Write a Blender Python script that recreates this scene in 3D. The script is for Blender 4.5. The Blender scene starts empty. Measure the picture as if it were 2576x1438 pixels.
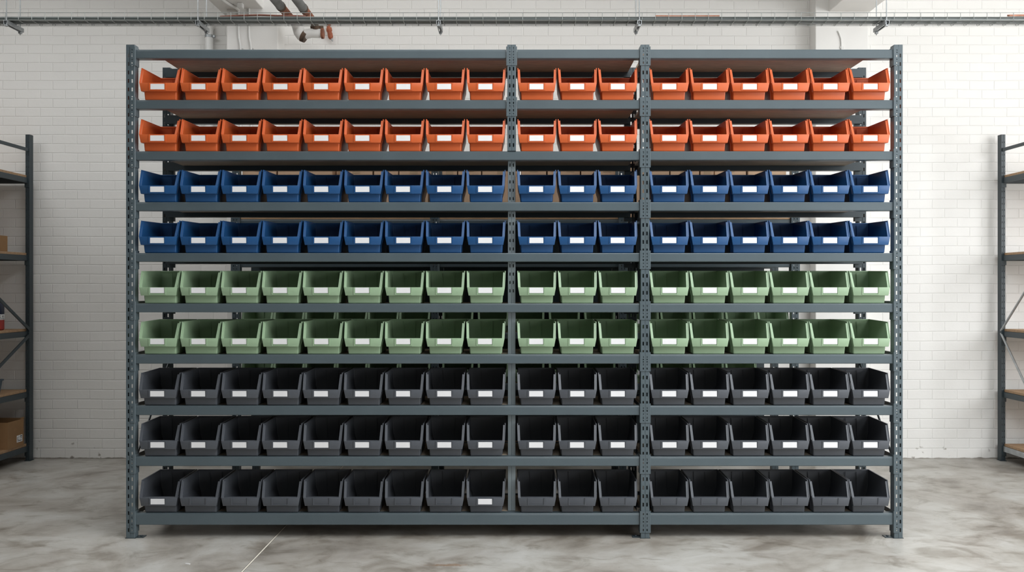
import bpy, bmesh, math, random
from mathutils import Vector, Matrix

random.seed(7)
SC = bpy.context.scene
COL = SC.collection
F = 2282.0            # focal length in pixels of the 2576 px wide frame
CAMZ = 1.268
CAMY = -4.6

# ------------------------------------------------------------------ helpers
def px(x, y, d):
    """a place seen at (x, y) of the photograph, d metres in front of the lens"""
    return Vector(((x - 1293) * d / F, d + CAMY, CAMZ - (y - 724) * d / F))

def new_bm():
    return bmesh.new()

def link(name, bm, mat, parent=None, loc=(0, 0, 0), smooth=False, recalc=True):
    if recalc:
        bmesh.ops.recalc_face_normals(bm, faces=bm.faces[:])
    me = bpy.data.meshes.new(name)
    bm.to_mesh(me)
    bm.free()
    if smooth:
        for p in me.polygons:
            p.use_smooth = True
        try:
            me.set_sharp_from_angle(angle=math.radians(38))
        except Exception:
            pass
    me.materials.append(mat)
    o = bpy.data.objects.new(name, me)
    COL.objects.link(o)
    o.location = loc
    if parent is not None:
        o.parent = parent
    return o

def tag(o, label=None, cat=None, group=None, kind=None):
    if label: o['label'] = label
    if cat: o['category'] = cat
    if group: o['group'] = group
    if kind: o['kind'] = kind
    return o

def empty(name, loc, label, cat, group=None, rz=0.0):
    o = bpy.data.objects.new(name, None)
    o.empty_display_size = 0.05
    COL.objects.link(o)
    o.location = loc
    o.rotation_euler = (0, 0, rz)
    return tag(o, label, cat, group)

def box(bm, x0, x1, y0, y1, z0, z1, bev=0.0, seg=1):
    vs = [bm.verts.new((x, y, z)) for z in (z0, z1) for (x, y) in ((x0, y0), (x1, y0), (x1, y1), (x0, y1))]
    fs = [bm.faces.new([vs[i] for i in f]) for f in ((3, 2, 1, 0), (4, 5, 6, 7), (0, 1, 5, 4), (1, 2, 6, 5), (2, 3, 7, 6), (3, 0, 4, 7))]
    if bev > 0:
        es = {e for f in fs for e in f.edges}
        bmesh.ops.bevel(bm, geom=list(es), offset=bev, segments=seg, affect='EDGES', profile=0.5)

def prism(bm, poly, axis, a, b):
    """extrude a 2D polygon along an axis ('x': poly is (y, z); 'y': (x, z); 'z': (x, y))"""
    def at(p, t):
        if axis == 'x': return (t, p[0], p[1])
        if axis == 'y': return (p[0], t, p[1])
        return (p[0], p[1], t)
    A = [bm.verts.new(at(p, a)) for p in poly]
    B = [bm.verts.new(at(p, b)) for p in poly]
    n = len(poly)
    for i in range(n):
        bm.faces.new((A[i], A[(i + 1) % n], B[(i + 1) % n], B[i]))
    bm.faces.new(A[::-1])
    bm.faces.new(B)

def tube(bm, pts, r, seg=12, caps=True):
    pts = [Vector(p) for p in pts]
    rs = r if isinstance(r, (list, tuple)) else [r] * len(pts)
    rings = []
    t0 = (pts[1] - pts[0]).normalized()
    n = t0.orthogonal().normalized()
    for i, p in enumerate(pts):
        if i == 0: t = (pts[1] - p).normalized()
        elif i == len(pts) - 1: t = (p - pts[i - 1]).normalized()
        else:
            t = ((p - pts[i - 1]).normalized() + (pts[i + 1] - p).normalized())
            t = t.normalized() if t.length > 1e-6 else (pts[i + 1] - p).normalized()
        n = (n - t * n.dot(t))
        n = n.normalized() if n.length > 1e-6 else t.orthogonal().normalized()
        b = t.cross(n)
        rings.append([bm.verts.new(p + (n * math.cos(2 * math.pi * k / seg) + b * math.sin(2 * math.pi * k / seg)) * rs[i]) for k in range(seg)])
    for i in range(len(rings) - 1):
        for k in range(seg):
            bm.faces.new((rings[i][k], rings[i][(k + 1) % seg], rings[i + 1][(k + 1) % seg], rings[i + 1][k]))
    if caps:
        bm.faces.new(rings[0][::-1])
        bm.faces.new(rings[-1])

def lathe(bm, prof, seg=32, cx=0, cy=0):
    rings = []
    for (r, z) in prof:
        rings.append([bm.verts.new((cx + r * math.cos(2 * math.pi * k / seg), cy + r * math.sin(2 * math.pi * k / seg), z)) for k in range(seg)])
    for i in range(len(rings) - 1):
        for k in range(seg):
            bm.faces.new((rings[i][k], rings[i][(k + 1) % seg], rings[i + 1][(k + 1) % seg], rings[i + 1][k]))
    bm.faces.new(rings[0][::-1])
    bm.faces.new(rings[-1])

def arc(c, u, v, r, a0, a1, n=8):
    c, u, v = Vector(c), Vector(u), Vector(v)
    return [c + u * r * math.cos(a0 + (a1 - a0) * i / n) + v * r * math.sin(a0 + (a1 - a0) * i / n) for i in range(n + 1)]

def sheet(bm, prof, zs, holecols, holerows, x0=0.0, y0=0.0, thick=0.0018):
    """folded sheet metal: a profile of (x, y) points run up through the heights zs, punched where holecols meet holerows"""
    vs = [[bm.verts.new((x0 + p[0], y0 + p[1], z)) for p in prof] for z in zs]
    fs = []
    for j in range(len(zs) - 1):
        for i in range(len(prof) - 1):
            if i in holecols and j in holerows: continue
            fs.append(bm.faces.new((vs[j][i], vs[j][i + 1], vs[j + 1][i + 1], vs[j + 1][i])))
    for v in [v for row in vs for v in row if not v.link_faces]:
        bm.verts.remove(v)
    bmesh.ops.recalc_face_normals(bm, faces=fs)
    bmesh.ops.solidify(bm, geom=fs, thickness=thick)

def slots(z0, z1, first, pitch, h, skip_last=0.02):
    zs, rows = [z0], set()
    z = z0 + first
    while z + h < z1 - skip_last:
        zs.append(z); rows.add(len(zs) - 1); zs.append(z + h)
        z += pitch
    zs.append(z1)
    return zs, rows

# ------------------------------------------------------------------ materials
def mat(name, col, rough=0.5, metal=0.0, var=0.06, scale=18.0, bump=0.0, bscale=250.0, spec=0.5, stretch=None):
    m = bpy.data.materials.new(name)
    m.use_nodes = True
    nt = m.node_tree
    b = nt.nodes['Principled BSDF']
    b.inputs['Roughness'].default_value = rough
    b.inputs['Metallic'].default_value = metal
    b.inputs['Specular IOR Level'].default_value = spec
    tc = nt.nodes.new('ShaderNodeTexCoord')
    src = tc.outputs['Object']
    if stretch:
        mp = nt.nodes.new('ShaderNodeMapping')
        mp.inputs['Scale'].default_value = stretch
        nt.links.new(src, mp.inputs['Vector'])
        src = mp.outputs['Vector']
    no = nt.nodes.new('ShaderNodeTexNoise')
    no.inputs['Scale'].default_value = scale
    no.inputs['Detail'].default_value = 4.0
    nt.links.new(src, no.inputs['Vector'])
    rp = nt.nodes.new('ShaderNodeMapRange')
    rp.inputs['From Min'].default_value = 0.3
    rp.inputs['From Max'].default_value = 0.7
    rp.inputs['To Min'].default_value = 1.0 - var
    rp.inputs['To Max'].default_value = 1.0 + var
    nt.links.new(no.outputs['Fac'], rp.inputs['Value'])
    mx = nt.nodes.new('ShaderNodeVectorMath')
    mx.operation = 'SCALE'
    mx.inputs[0].default_value = col[:3]
    nt.links.new(rp.outputs['Result'], mx.inputs['Scale'])
    nt.links.new(mx.outputs['Vector'], b.inputs['Base Color'])
    if bump > 0:
        n2 = nt.nodes.new('ShaderNodeTexNoise')
        n2.inputs['Scale'].default_value = bscale
        n2.inputs['Detail'].default_value = 2.0
        nt.links.new(tc.outputs['Object'], n2.inputs['Vector'])
        bp = nt.nodes.new('ShaderNodeBump')
        bp.inputs['Strength'].default_value = bump
        bp.inputs['Distance'].default_value = 0.001
        nt.links.new(n2.outputs['Fac'], bp.inputs['Height'])
        nt.links.new(bp.outputs['Normal'], b.inputs['Normal'])
    return m

M = {}
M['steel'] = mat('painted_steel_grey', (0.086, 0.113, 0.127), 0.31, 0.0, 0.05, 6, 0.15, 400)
M['steel_lifted'] = mat('painted_steel_lifted', (0.19, 0.225, 0.24), 0.36, 0.0, 0.05, 6, 0.15, 400)  # same steel, lightened in colour to offset the shade behind the beams
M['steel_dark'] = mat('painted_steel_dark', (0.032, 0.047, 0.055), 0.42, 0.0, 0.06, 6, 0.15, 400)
M['galv'] = mat('galvanised_steel', (0.40, 0.42, 0.43), 0.42, 0.7, 0.12, 30, 0.1, 200)
M['wire'] = mat('zinc_wire', (0.36, 0.38, 0.37), 0.45, 0.4, 0.1, 30)
M['duct'] = mat('grey_green_duct', (0.095, 0.11, 0.107), 0.30, 0.15, 0.06, 5)
M['board'] = mat('chipboard', (0.42, 0.265, 0.15), 0.6, 0.0, 0.16, 60, 0.2, 300, stretch=(0.25, 1, 1))
M['board_toned'] = mat('chipboard_toned', (0.40, 0.325, 0.25), 0.6, 0.0, 0.16, 60, 0.2, 300, stretch=(0.25, 1, 1))  # same chipboard, light on the shelf undersides toned into its colour
M['card'] = mat('corrugated_cardboard', (0.30, 0.175, 0.085), 0.8, 0.0, 0.08, 14, 0.25, 160, 0.2)  # cardboard colour darkened to carry the shade on the left rack
M['card_lifted'] = mat('cardboard_lifted', (0.62, 0.44, 0.30), 0.8, 0.0, 0.08, 14, 0.25, 160, 0.2)  # same cardboard, lightened in colour against the shade on the rear rack
M['tape'] = mat('packing_tape', (0.50, 0.37, 0.24), 0.35, 0.0, 0.04)
M['paper'] = mat('white_paper', (0.80, 0.80, 0.81), 0.7, 0.0, 0.015, 20)
M['ink'] = mat('black_ink', (0.05, 0.05, 0.055), 0.6)
M['orange'] = mat('orange_plastic', (0.60, 0.115, 0.028), 0.42, 0.0, 0.04, 10, 0.12, 500)
M['blue'] = mat('blue_plastic', (0.012, 0.073, 0.205), 0.40, 0.0, 0.05, 10, 0.12, 500)
M['green'] = mat('sage_green_plastic', (0.29, 0.41, 0.265), 0.45, 0.0, 0.04, 10, 0.12, 500)
M['charcoal'] = mat('charcoal_plastic', (0.078, 0.086, 0.100), 0.40, 0.0, 0.05, 10, 0.12, 500)
M['white'] = mat('white_paint', (0.84, 0.83, 0.805), 0.6, 0.0, 0.02, 5, 0.2, 60)
M['white_gloss'] = mat('white_pipe_paint', (0.82, 0.82, 0.80), 0.4, 0.0, 0.05, 9, 0.2, 40)
M['pipe_grey'] = mat('grey_pipe', (0.17, 0.175, 0.17), 0.6, 0.0, 0.28, 11, 0.3, 90)
M['rust'] = mat('rusted_iron', (0.27, 0.10, 0.055), 0.8, 0.0, 0.45, 25, 0.6, 90)
M['rust_orange'] = mat('red_lead_paint', (0.36, 0.10, 0.045), 0.6, 0.0, 0.30, 22, 0.5, 80)
M['dirt'] = mat('dirty_lagging', (0.10, 0.065, 0.045), 0.85, 0.0, 0.5, 25, 0.6, 60)
M['copper'] = mat('copper_cable', (0.50, 0.24, 0.16), 0.45, 0.3, 0.2, 60)
M['copper_dark'] = mat('brown_red_cable', (0.20, 0.075, 0.05), 0.55, 0.0, 0.2, 40)
M['navy'] = mat('navy_plastic', (0.010, 0.016, 0.045), 0.35)
M['red'] = mat('red_plastic', (0.33, 0.020, 0.014), 0.38)
M['bluegrey'] = mat('blue_grey_plastic', (0.055, 0.085, 0.11), 0.5)
M['grey_wall'] = mat('pale_grey_wall', (0.26, 0.255, 0.25), 0.8, 0.0, 0.05, 3)
M['dim_wall'] = mat('dull_grey_wall', (0.085, 0.083, 0.08), 0.8, 0.0, 0.05, 3)
M['zinc_strip'] = mat('joint_strip', (0.78, 0.73, 0.63), 0.5, 0.0, 0.1, 20)
M['crack'] = mat('dark_joint', (0.06, 0.055, 0.05), 0.9)

def wall_material(k_quadratic=True):
    m = bpy.data.materials.new('white_painted_brick')
    m.use_nodes = True
    nt = m.node_tree
    L = nt.links.new
    b = nt.nodes['Principled BSDF']
    b.inputs['Roughness'].default_value = 0.55
    b.inputs['Specular IOR Level'].default_value = 0.35
    tc = nt.nodes.new('ShaderNodeTexCoord')
    sp = nt.nodes.new('ShaderNodeSeparateXYZ')
    L(tc.outputs['Object'], sp.inputs[0])
    def mth(op, a, c, clamp=False):
        n = nt.nodes.new('ShaderNodeMath'); n.operation = op; n.use_clamp = clamp
        for i, v in enumerate((a, c)):
            if v is None: continue
            if isinstance(v, (int, float)): n.inputs[i].default_value = v
            else: L(v, n.inputs[i])
        return n.outputs[0]
    # the courses get a little taller towards the floor: course number as a quadratic of the height
    y = mth('SUBTRACT', 724.0, mth('MULTIPLY', mth('SUBTRACT', sp.outputs['Z'], CAMZ), 338.3))
    t = mth('SUBTRACT', y, 112.7)
    nn = mth('SUBTRACT', mth('MULTIPLY', t, 0.044521), mth('MULTIPLY', mth('MULTIPLY', t, t), 2.125e-6))
    v = mth('SUBTRACT', 200.0, nn)
    # gentle waviness of hand-laid courses
    wn = nt.nodes.new('ShaderNodeTexNoise'); wn.inputs['Scale'].default_value = 2.2; wn.inputs['Detail'].default_value = 2
    L(tc.outputs['Object'], wn.inputs['Vector'])
    w = mth('MULTIPLY', mth('SUBTRACT', wn.outputs['Fac'], 0.5), 0.16)
    v = mth('ADD', v, w)
    u = mth('ADD', mth('DIVIDE', mth('SUBTRACT', sp.outputs['X'], (7 - 1293) / 338.3), 0.18425), 0.0)
    wn2 = nt.nodes.new('ShaderNodeTexNoise'); wn2.inputs['Scale'].default_value = 5.0; wn2.inputs['Detail'].default_value = 1
    L(tc.outputs['Object'], wn2.inputs['Vector'])
    u = mth('ADD', u, mth('MULTIPLY', mth('SUBTRACT', wn2.outputs['Fac'], 0.5), 0.06))
    cb = nt.nodes.new('ShaderNodeCombineXYZ')
    L(mth('MULTIPLY', mth('ADD', u, 60.0), 2.75), cb.inputs[0])
    L(v, cb.inputs[1])
    br = nt.nodes.new('ShaderNodeTexBrick')
    br.offset = 0.5; br.offset_frequency = 2; br.squash = 1.0
    br.inputs['Scale'].default_value = 1.0
    br.inputs['Brick Width'].default_value = 2.75
    br.inputs['Row Height'].default_value = 1.0
    br.inputs['Mortar Size'].default_value = 0.072
    br.inputs['Mortar Smooth'].default_value = 0.95
    br.inputs['Color1'].default_value = (0.835, 0.825, 0.80, 1)
    br.inputs['Color2'].default_value = (0.85, 0.84, 0.815, 1)
    br.inputs['Mortar'].default_value = (0.86, 0.85, 0.825, 1)
    L(cb.outputs[0], br.inputs['Vector'])
    # grime close to the floor, chips and specks
    n3 = nt.nodes.new('ShaderNodeTexNoise'); n3.inputs['Scale'].default_value = 16.0; n3.inputs['Detail'].default_value = 5
    L(tc.outputs['Object'], n3.inputs['Vector'])
    low = mth('SUBTRACT', 1.0, mth('DIVIDE', sp.outputs['Z'], 0.42), True)
    thr = mth('SUBTRACT', 0.80, mth('MULTIPLY', low, 0.16))
    chip = mth('MULTIPLY', mth('SUBTRACT', n3.outputs['Fac'], thr), 14.0, True)
    foot = mth('MULTIPLY', mth('SUBTRACT', 0.016, mth('MULTIPLY', n3.outputs['Fac'], 0.026)), 1.0)
    gap = mth('MULTIPLY', mth('SUBTRACT', foot, mth('SUBTRACT', sp.outputs['Z'], 0.006)), 160.0, True)
    chip = mth('MAXIMUM', chip, gap)
    mixc = nt.nodes.new('ShaderNodeMix'); mixc.data_type = 'RGBA'
    L(mth('MULTIPLY', chip, 0.75), mixc.inputs['Factor'])
    L(br.outputs['Color'], mixc.inputs['A'])
    mixc.inputs['B'].default_value = (0.20, 0.165, 0.13, 1)
    L(mixc.outputs['Result'], b.inputs['Base Color'])
    n4 = nt.nodes.new('ShaderNodeTexNoise'); n4.inputs['Scale'].default_value = 45.0; n4.inputs['Detail'].default_value = 4
    L(tc.outputs['Object'], n4.inputs['Vector'])
    h = mth('ADD', mth('MULTIPLY', mth('SUBTRACT', 1.0, br.outputs['Fac']), 1.0), mth('MULTIPLY', n4.outputs['Fac'], 0.22))
    bp = nt.nodes.new('ShaderNodeBump')
    bp.inputs['Strength'].default_value = 0.55
    bp.inputs['Distance'].default_value = 0.0045
    L(h, bp.inputs['Height'])
    L(bp.outputs['Normal'], b.inputs['Normal'])
    return m

def floor_material():
    m = bpy.data.materials.new('polished_concrete')
    m.use_nodes = True
    nt = m.node_tree
    L = nt.links.new
    b = nt.nodes['Principled BSDF']
    b.inputs['Specular IOR Level'].default_value = 0.5
    tc = nt.nodes.new('ShaderNodeTexCoord')
    def noise(scale, detail, st=(1, 1, 1), rot=0.0, dist=0.0, rough=0.55):
        mp = nt.nodes.new('ShaderNodeMapping')
        mp.inputs['Scale'].default_value = st
        mp.inputs['Rotation'].default_value = (0, 0, rot)
        L(tc.outputs['Object'], mp.inputs['Vector'])
        n = nt.nodes.new('ShaderNodeTexNoise')
        n.inputs['Scale'].default_value = scale
        n.inputs['Detail'].default_value = detail
        n.inputs['Roughness'].default_value = rough
        n.inputs['Distortion'].default_value = dist
        L(mp.outputs['Vector'], n.inputs['Vector'])
        return n.outputs['Fac']
    def ramp(src, stops):
        r = nt.nodes.new('ShaderNodeValToRGB')
        e = r.color_ramp.elements
        e[0].position, e[0].color = stops[0][0], (*stops[0][1], 1)
        e[1].position, e[1].color = stops[-1][0], (*stops[-1][1], 1)
        for p, c in stops[1:-1]:
            k = e.new(p); k.color = (*c, 1)
        L(src, r.inputs['Fac'])
        return r.outputs['Color']
    def mul(a, c):
        n = nt.nodes.new('ShaderNodeMix'); n.data_type = 'RGBA'; n.blend_type = 'MULTIPLY'
        n.inputs['Factor'].default_value = 1.0
        L(a, n.inputs['A']); L(c, n.inputs['B'])
        return n.outputs['Result']
    base = ramp(noise(1.7, 7, (1, 1, 1), 0.3, 0.6, 0.6), [(0.30, (0.21, 0.19, 0.165)), (0.44, (0.355, 0.332, 0.30)), (0.56, (0.45, 0.438, 0.41)), (0.70, (0.50, 0.492, 0.47))])
    blot = ramp(noise(3.0, 6, (0.9, 1.0, 1), 0.5, 1.2, 0.6), [(0.34, (0.62, 0.59, 0.55)), (0.46, (0.90, 0.89, 0.87)), (0.6, (1.0, 1.0, 1.0))])
    streak = ramp(noise(7.0, 5, (0.8, 1.25, 1), 0.6, 0.9), [(0.33, (0.76, 0.74, 0.71)), (0.45, (1, 1, 1)), (0.7, (1.02, 1.02, 1.02))])
    spk = ramp(noise(70.0, 2), [(0.24, (0.5, 0.47, 0.44)), (0.30, (1, 1, 1)), (0.8, (1, 1, 1))])
    col = mul(mul(mul(base, blot), streak), spk)
    # a dried rusty spill
    sp = nt.nodes.new('ShaderNodeSeparateXYZ'); L(tc.outputs['Object'], sp.inputs[0])
    def mth(op, a, c, clamp=False):
        n = nt.nodes.new('ShaderNodeMath'); n.operation = op; n.use_clamp = clamp
        for i, v in enumerate((a, c)):
            if isinstance(v, (int, float)): n.inputs[i].default_value = v
            else: L(v, n.inputs[i])
        return n.outputs[0]
    ex = mth('DIVIDE', mth('SUBTRACT', sp.outputs['X'], -0.30), 0.15)
    ey = mth('DIVIDE', mth('SUBTRACT', sp.outputs['Y'], -0.445), 0.030)
    e2 = mth('SUBTRACT', 1.0, mth('ADD', mth('MULTIPLY', ex, ex), mth('MULTIPLY', ey, ey)), True)
    sn = noise(28.0, 5, (1, 2.5, 1))
    st = mth('MULTIPLY', mth('SUBTRACT', mth('ADD', mth('MULTIPLY', e2, 0.55), sn), 0.80), 6.0, True)
    mx = nt.nodes.new('ShaderNodeMix'); mx.data_type = 'RGBA'
    L(mth('MULTIPLY', st, 0.7), mx.inputs['Factor'])
    L(col, mx.inputs['A'])
    mx.inputs['B'].default_value = (0.22, 0.13, 0.07, 1)
    L(mx.outputs['Result'], b.inputs['Base Color'])
    rg = nt.nodes.new('ShaderNodeMapRange')
    rg.inputs['To Min'].default_value = 0.24; rg.inputs['To Max'].default_value = 0.50
    L(noise(3.0, 5), rg.inputs['Value'])
    L(rg.outputs['Result'], b.inputs['Roughness'])
    bp = nt.nodes.new('ShaderNodeBump')
    bp.inputs['Strength'].default_value = 0.08
    bp.inputs['Distance'].default_value = 0.002
    L(noise(30.0, 4), bp.inputs['Height'])
    L(bp.outputs['Normal'], b.inputs['Normal'])
    return m

M['brick'] = wall_material()
M['floor'] = floor_material()

# ------------------------------------------------------------------ the room
WY = 2.145           # inner face of the brick wall
XL, XR, YF, ZC = -6.0, 6.1, -8.0, 4.1
def struct(name, bm, m):
    return tag(link(name, bm, m), kind='structure')

bm = new_bm(); box(bm, XL - .2, XR + .2, YF - .2, WY + .2, -0.15, 0.0); struct('floor', bm, M['floor'])
bm = new_bm(); box(bm, XL - .2, XR + .2, WY, WY + .2, 0.0, ZC); struct('wall_back', bm, M['brick'])
bm = new_bm(); box(bm, XL - .2, XL, YF, WY, 0.0, ZC); struct('wall_left', bm, M['grey_wall'])
SKY = (-0.2, 4.7, -4.3, -1.5)      # roof light over the aisle
WALL_FILL = (-5.7, 0.1, -0.75, 0.40)      # roof opening added to brighten the left brick wall
bm = new_bm()
box(bm, XL - .2, XR + .2, SKY[3], WALL_FILL[2], ZC, ZC + .15)
box(bm, XL - .2, XR + .2, WALL_FILL[3], WY + .2, ZC, ZC + .15)
box(bm, XL - .2, WALL_FILL[0], WALL_FILL[2], WALL_FILL[3], ZC, ZC + .15)
box(bm, WALL_FILL[1], XR + .2, WALL_FILL[2], WALL_FILL[3], ZC, ZC + .15)
box(bm, XL - .2, XR + .2, YF - .2, SKY[2], ZC, ZC + .15)
box(bm, XL - .2, SKY[0], SKY[2], SKY[3], ZC, ZC + .15)
box(bm, SKY[1], XR + .2, SKY[2], SKY[3], ZC, ZC + .15)
struct('ceiling', bm, M['white'])
# wall on the daylight side, with three tall windows
WINS = [(-6.6, -4.5), (-4.0, -1.9), (-1.4, 0.3)]
WZ0, WZ1 = 1.2, 3.4
bm = new_bm()
box(bm, XR, XR + .2, YF, WY, 0.0, WZ0)
box(bm, XR, XR + .2, YF, WY, WZ1, ZC)
ys = [YF] + [v for w in WINS for v in w] + [WY]
for i in range(0, len(ys), 2):
    box(bm, XR, XR + .2, ys[i], ys[i + 1], WZ0, WZ1)
struct('wall_right', bm, M['white'])
# wall behind the photographer
GLOSS_WIN = [(4.3, 5.9, 30)]  # window made up to put gloss on the right-hand beams
FZ0, FZ1 = 0.9, 3.5
bm = new_bm()
box(bm, XL, XR, YF - .2, YF, 0.0, FZ0); box(bm, XL, XR, YF - .2, YF, FZ1, ZC)
fx = [XL] + [v for q in GLOSS_WIN for v in q[:2]] + [XR]
for i in range(0, len(fx), 2):
    box(bm, fx[i], fx[i + 1], YF - .2, YF, FZ0, FZ1)
struct('wall_front', bm, M['dim_wall'])
for i, (a, b) in enumerate(WINS):
    bm = new_bm()
    box(bm, XR + .02, XR + .08, a, a + .06, WZ0, WZ1); box(bm, XR + .02, XR + .08, b - .06, b, WZ0, WZ1)
    box(bm, XR + .02, XR + .08, a + .06, b - .06, WZ0, WZ0 + .06); box(bm, XR + .02, XR + .08, a + .06, b - .06, WZ1 - .06, WZ1)
    box(bm, XR + .03, XR + .07, (a + b) / 2 - .025, (a + b) / 2 + .025, WZ0 + .06, WZ1 - .06)
    struct('window_%d' % (i + 1), bm, M['white'])
bm = new_bm()
for x in (SKY[0], (SKY[0] + SKY[1]) / 2 - .03, SKY[1] - .06):
    box(bm, x, x + .06, SKY[2], SKY[3], ZC + .02, ZC + .08)
for y in (SKY[2], SKY[3] - .06):
    box(bm, SKY[0] + .06, SKY[1] - .06, y, y + .06, ZC + .03, ZC + .07)
struct('window_4', bm, M['white'])
bm = new_bm()
for x in (WALL_FILL[0], WALL_FILL[0] + 2.2, WALL_FILL[0] + 4.4, WALL_FILL[1] - .06):
    box(bm, x, x + .06, WALL_FILL[2], WALL_FILL[3], ZC + .02, ZC + .08)
struct('window_5', bm, M['white'])  # frame of the added roof opening

for i, (a, b, p) in enumerate(GLOSS_WIN):
    bm = new_bm()
    for x in (a, (a + b) / 2 - .03, b - .06):
        box(bm, x, x + .06, YF - .08, YF - .02, FZ0, FZ1)
    struct('window_%d' % (6 + i), bm, M['white'])  # frame of the added window behind the camera

# pillars on the brick wall and the concrete beams that run out from them
def pillar(x0, x1, depth, nm='pillar'):
    bm = new_bm(); box(bm, x0, x1, WY - depth, WY, 0.0, ZC, 0.006, 2)
    return struct(nm, bm, M['white'])
pillar(-2.076, -1.704, 0.195)
pillar(2.198, 2.585, 0.13)
for x0, x1 in ((-2.14, -1.81), (2.295, 2.60)):
    bm = new_bm(); box(bm, x0, x1, YF, WY - .002, 3.282, ZC, 0.006, 2)
    struct('ceiling_beam', bm, M['white'])

# saw-cut joint in the slab, closed with a metal strip
bm = new_bm(); box(bm, -1.2190, -1.2120, YF, WY, -0.002, 0.0012); struct('trim_1', bm, M['zinc_strip'])
bm = new_bm(); box(bm, -1.2215, -1.2191, YF, WY, -0.002, 0.0005); box(bm, -1.2119, -1.2105, YF, WY, -0.002, 0.0005); struct('trim_2', bm, M['crack'])

# ------------------------------------------------------------------ main rack
def zp(y): return CAMZ + (724 - y) / 496.0
LEV = [(124, 147), (251, 274), (380, 402.5), (508, 530), (636, 658), (763, 785.5), (891, 914.5), (1020, 1044), (1148, 1172), (1290, 1320)]
LZ = [(zp(a), zp(b)) for a, b in LEV]          # beam top, beam bottom
POST_TOP = zp(113)
XPL, XPM, XPD, XPR = -1.9435, -0.012, 0.6643, 1.9476
rack = empty('shelving_rack', (0, 0, 0), 'tall grey steel shelving rack of ten levels filled with rows of coloured plastic bins', 'shelving rack')

def post_profile(w=0.022, d=0.046, lip=0.008, hw=0.0035, hx=0.0095):
    c = 0.0015
    prof = [(-w + lip, d), (-w, d), (-w, c), (-w + c, 0), (-hx - hw, 0), (-hx + hw, 0), (-0.0012, 0), (0, 0.0018), (0.0012, 0), (hx - hw, 0), (hx + hw, 0), (w - c, 0), (w, c), (w, d), (w - lip, d)]
    return prof, {4, 9}

def post(z0, z1, y, first=0.030, pitch=0.0429):
    bm = new_bm()
    prof, hc = post_profile()
    zs, hr = slots(z0, z1, first, pitch, 0.019)
    sheet(bm, prof, zs, hc, hr, 0, y)
    return bm

def conn_bm(kind, zt, zb):
    """beam end connector: folded plate hugging the upright, reaching below its beam"""
    bm = new_bm()
    z0, z1 = zb - 0.0375, zt + 0.012
    if kind == 'both':
        prof = [(-0.0275, 0.05), (-0.0275, 0.002), (-0.0255, 0), (-0.0120, 0), (-0.0070, 0), (-0.0008, 0), (0, 0.0012), (0.0008, 0), (0.0070, 0), (0.0120, 0), (0.0255, 0), (0.0275, 0.002), (0.0275, 0.05)]
        hc = {3, 8}
    else:
        s = 1 if kind == 'plus' else -1
        prof = [(s * a, b) for a, b in ((0.0008, 0), (0.0070, 0), (0.0120, 0), (0.0245, 0), (0.0262, 0.002), (0.0262, 0.05))]
        hc = {1}
    zs, hr = [z0], set()
    z = z0 + 0.009
    while z + 0.009 < z1 - 0.004:
        h = random.choice((0.006, 0.0095, 0.011))
        zs.append(z); hr.add(len(zs) - 1); zs.append(z + h)
        z += h + random.choice((0.006, 0.009, 0.011))
    zs.append(z1)
    sheet(bm, prof, zs, hc, hr, 0, -0.0085, 0.0022)
    return bm

for (xp, kind, ys_) in ((XPL, 'plus', 1), (XPD, 'both', 0), (XPR, 'minus', -1)):
    p = link('upright_post', post(0.003, POST_TOP, -0.005), M['steel'], rack, (xp, 0, 0))
    for (zt, zb) in LZ:
        link('beam_connector', conn_bm(kind, zt, zb), M['steel'], p)
    bm = new_bm()
    sgn = {1: 1, 0: -1, -1: -1}[ys_]
    box(bm, -0.026, 0.026, -0.006, 0.05, 0.0, 0.003)
    a, b = sorted((sgn * 0.02, sgn * 0.062))
    box(bm, a, b, 0.005, 0.048, 0.0, 0.004, 0.001)
    box(bm, sgn * 0.044 - 0.006, sgn * 0.044 + 0.006, 0.020, 0.032, 0.004, 0.009, 0.002)
    link('foot_plate', bm, M['steel_dark'], p)
    # rear upright of the same frame
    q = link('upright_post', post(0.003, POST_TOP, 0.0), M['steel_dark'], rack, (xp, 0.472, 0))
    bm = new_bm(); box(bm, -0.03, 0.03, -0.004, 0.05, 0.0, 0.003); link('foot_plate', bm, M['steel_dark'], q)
# middle upright: in front of the two top beams, stepped back behind the beams below
bm = new_bm()
prof, hc = post_profile()
zs, hr = slots(zp(379.6), POST_TOP, 0.02, 0.0429, 0.019)
sheet(bm, prof, zs, hc, hr, 0, -0.005)
box(bm, -0.0205, 0.0205, 0.036, 0.038, zp(379.6), POST_TOP)
pm = link('upright_post', bm, M['steel'], rack, (XPM, 0, 0), recalc=False)
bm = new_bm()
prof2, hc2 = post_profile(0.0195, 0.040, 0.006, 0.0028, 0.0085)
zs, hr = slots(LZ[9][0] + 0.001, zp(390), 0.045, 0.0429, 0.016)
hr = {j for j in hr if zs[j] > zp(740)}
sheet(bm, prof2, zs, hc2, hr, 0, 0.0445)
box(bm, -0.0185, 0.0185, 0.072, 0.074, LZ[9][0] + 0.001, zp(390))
link('upright_post', bm, M['steel_lifted'], rack, (XPM, 0, 0), recalc=False)
for (zt, zb) in LZ[:2]:
    link('beam_connector', conn_bm('both', zt, zb), M['steel'], pm)

def beam_profile(h, d=0.042, y=0.0):
    return [(y + .005, 0), (y + .0015, .001), (y, .0035), (y, h - .0085), (y + .0007, h - .0075), (y + .0007, h - .0035), (y + .002, h - .001), (y + .005, h), (y + d, h), (y + d, 0)]

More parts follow.
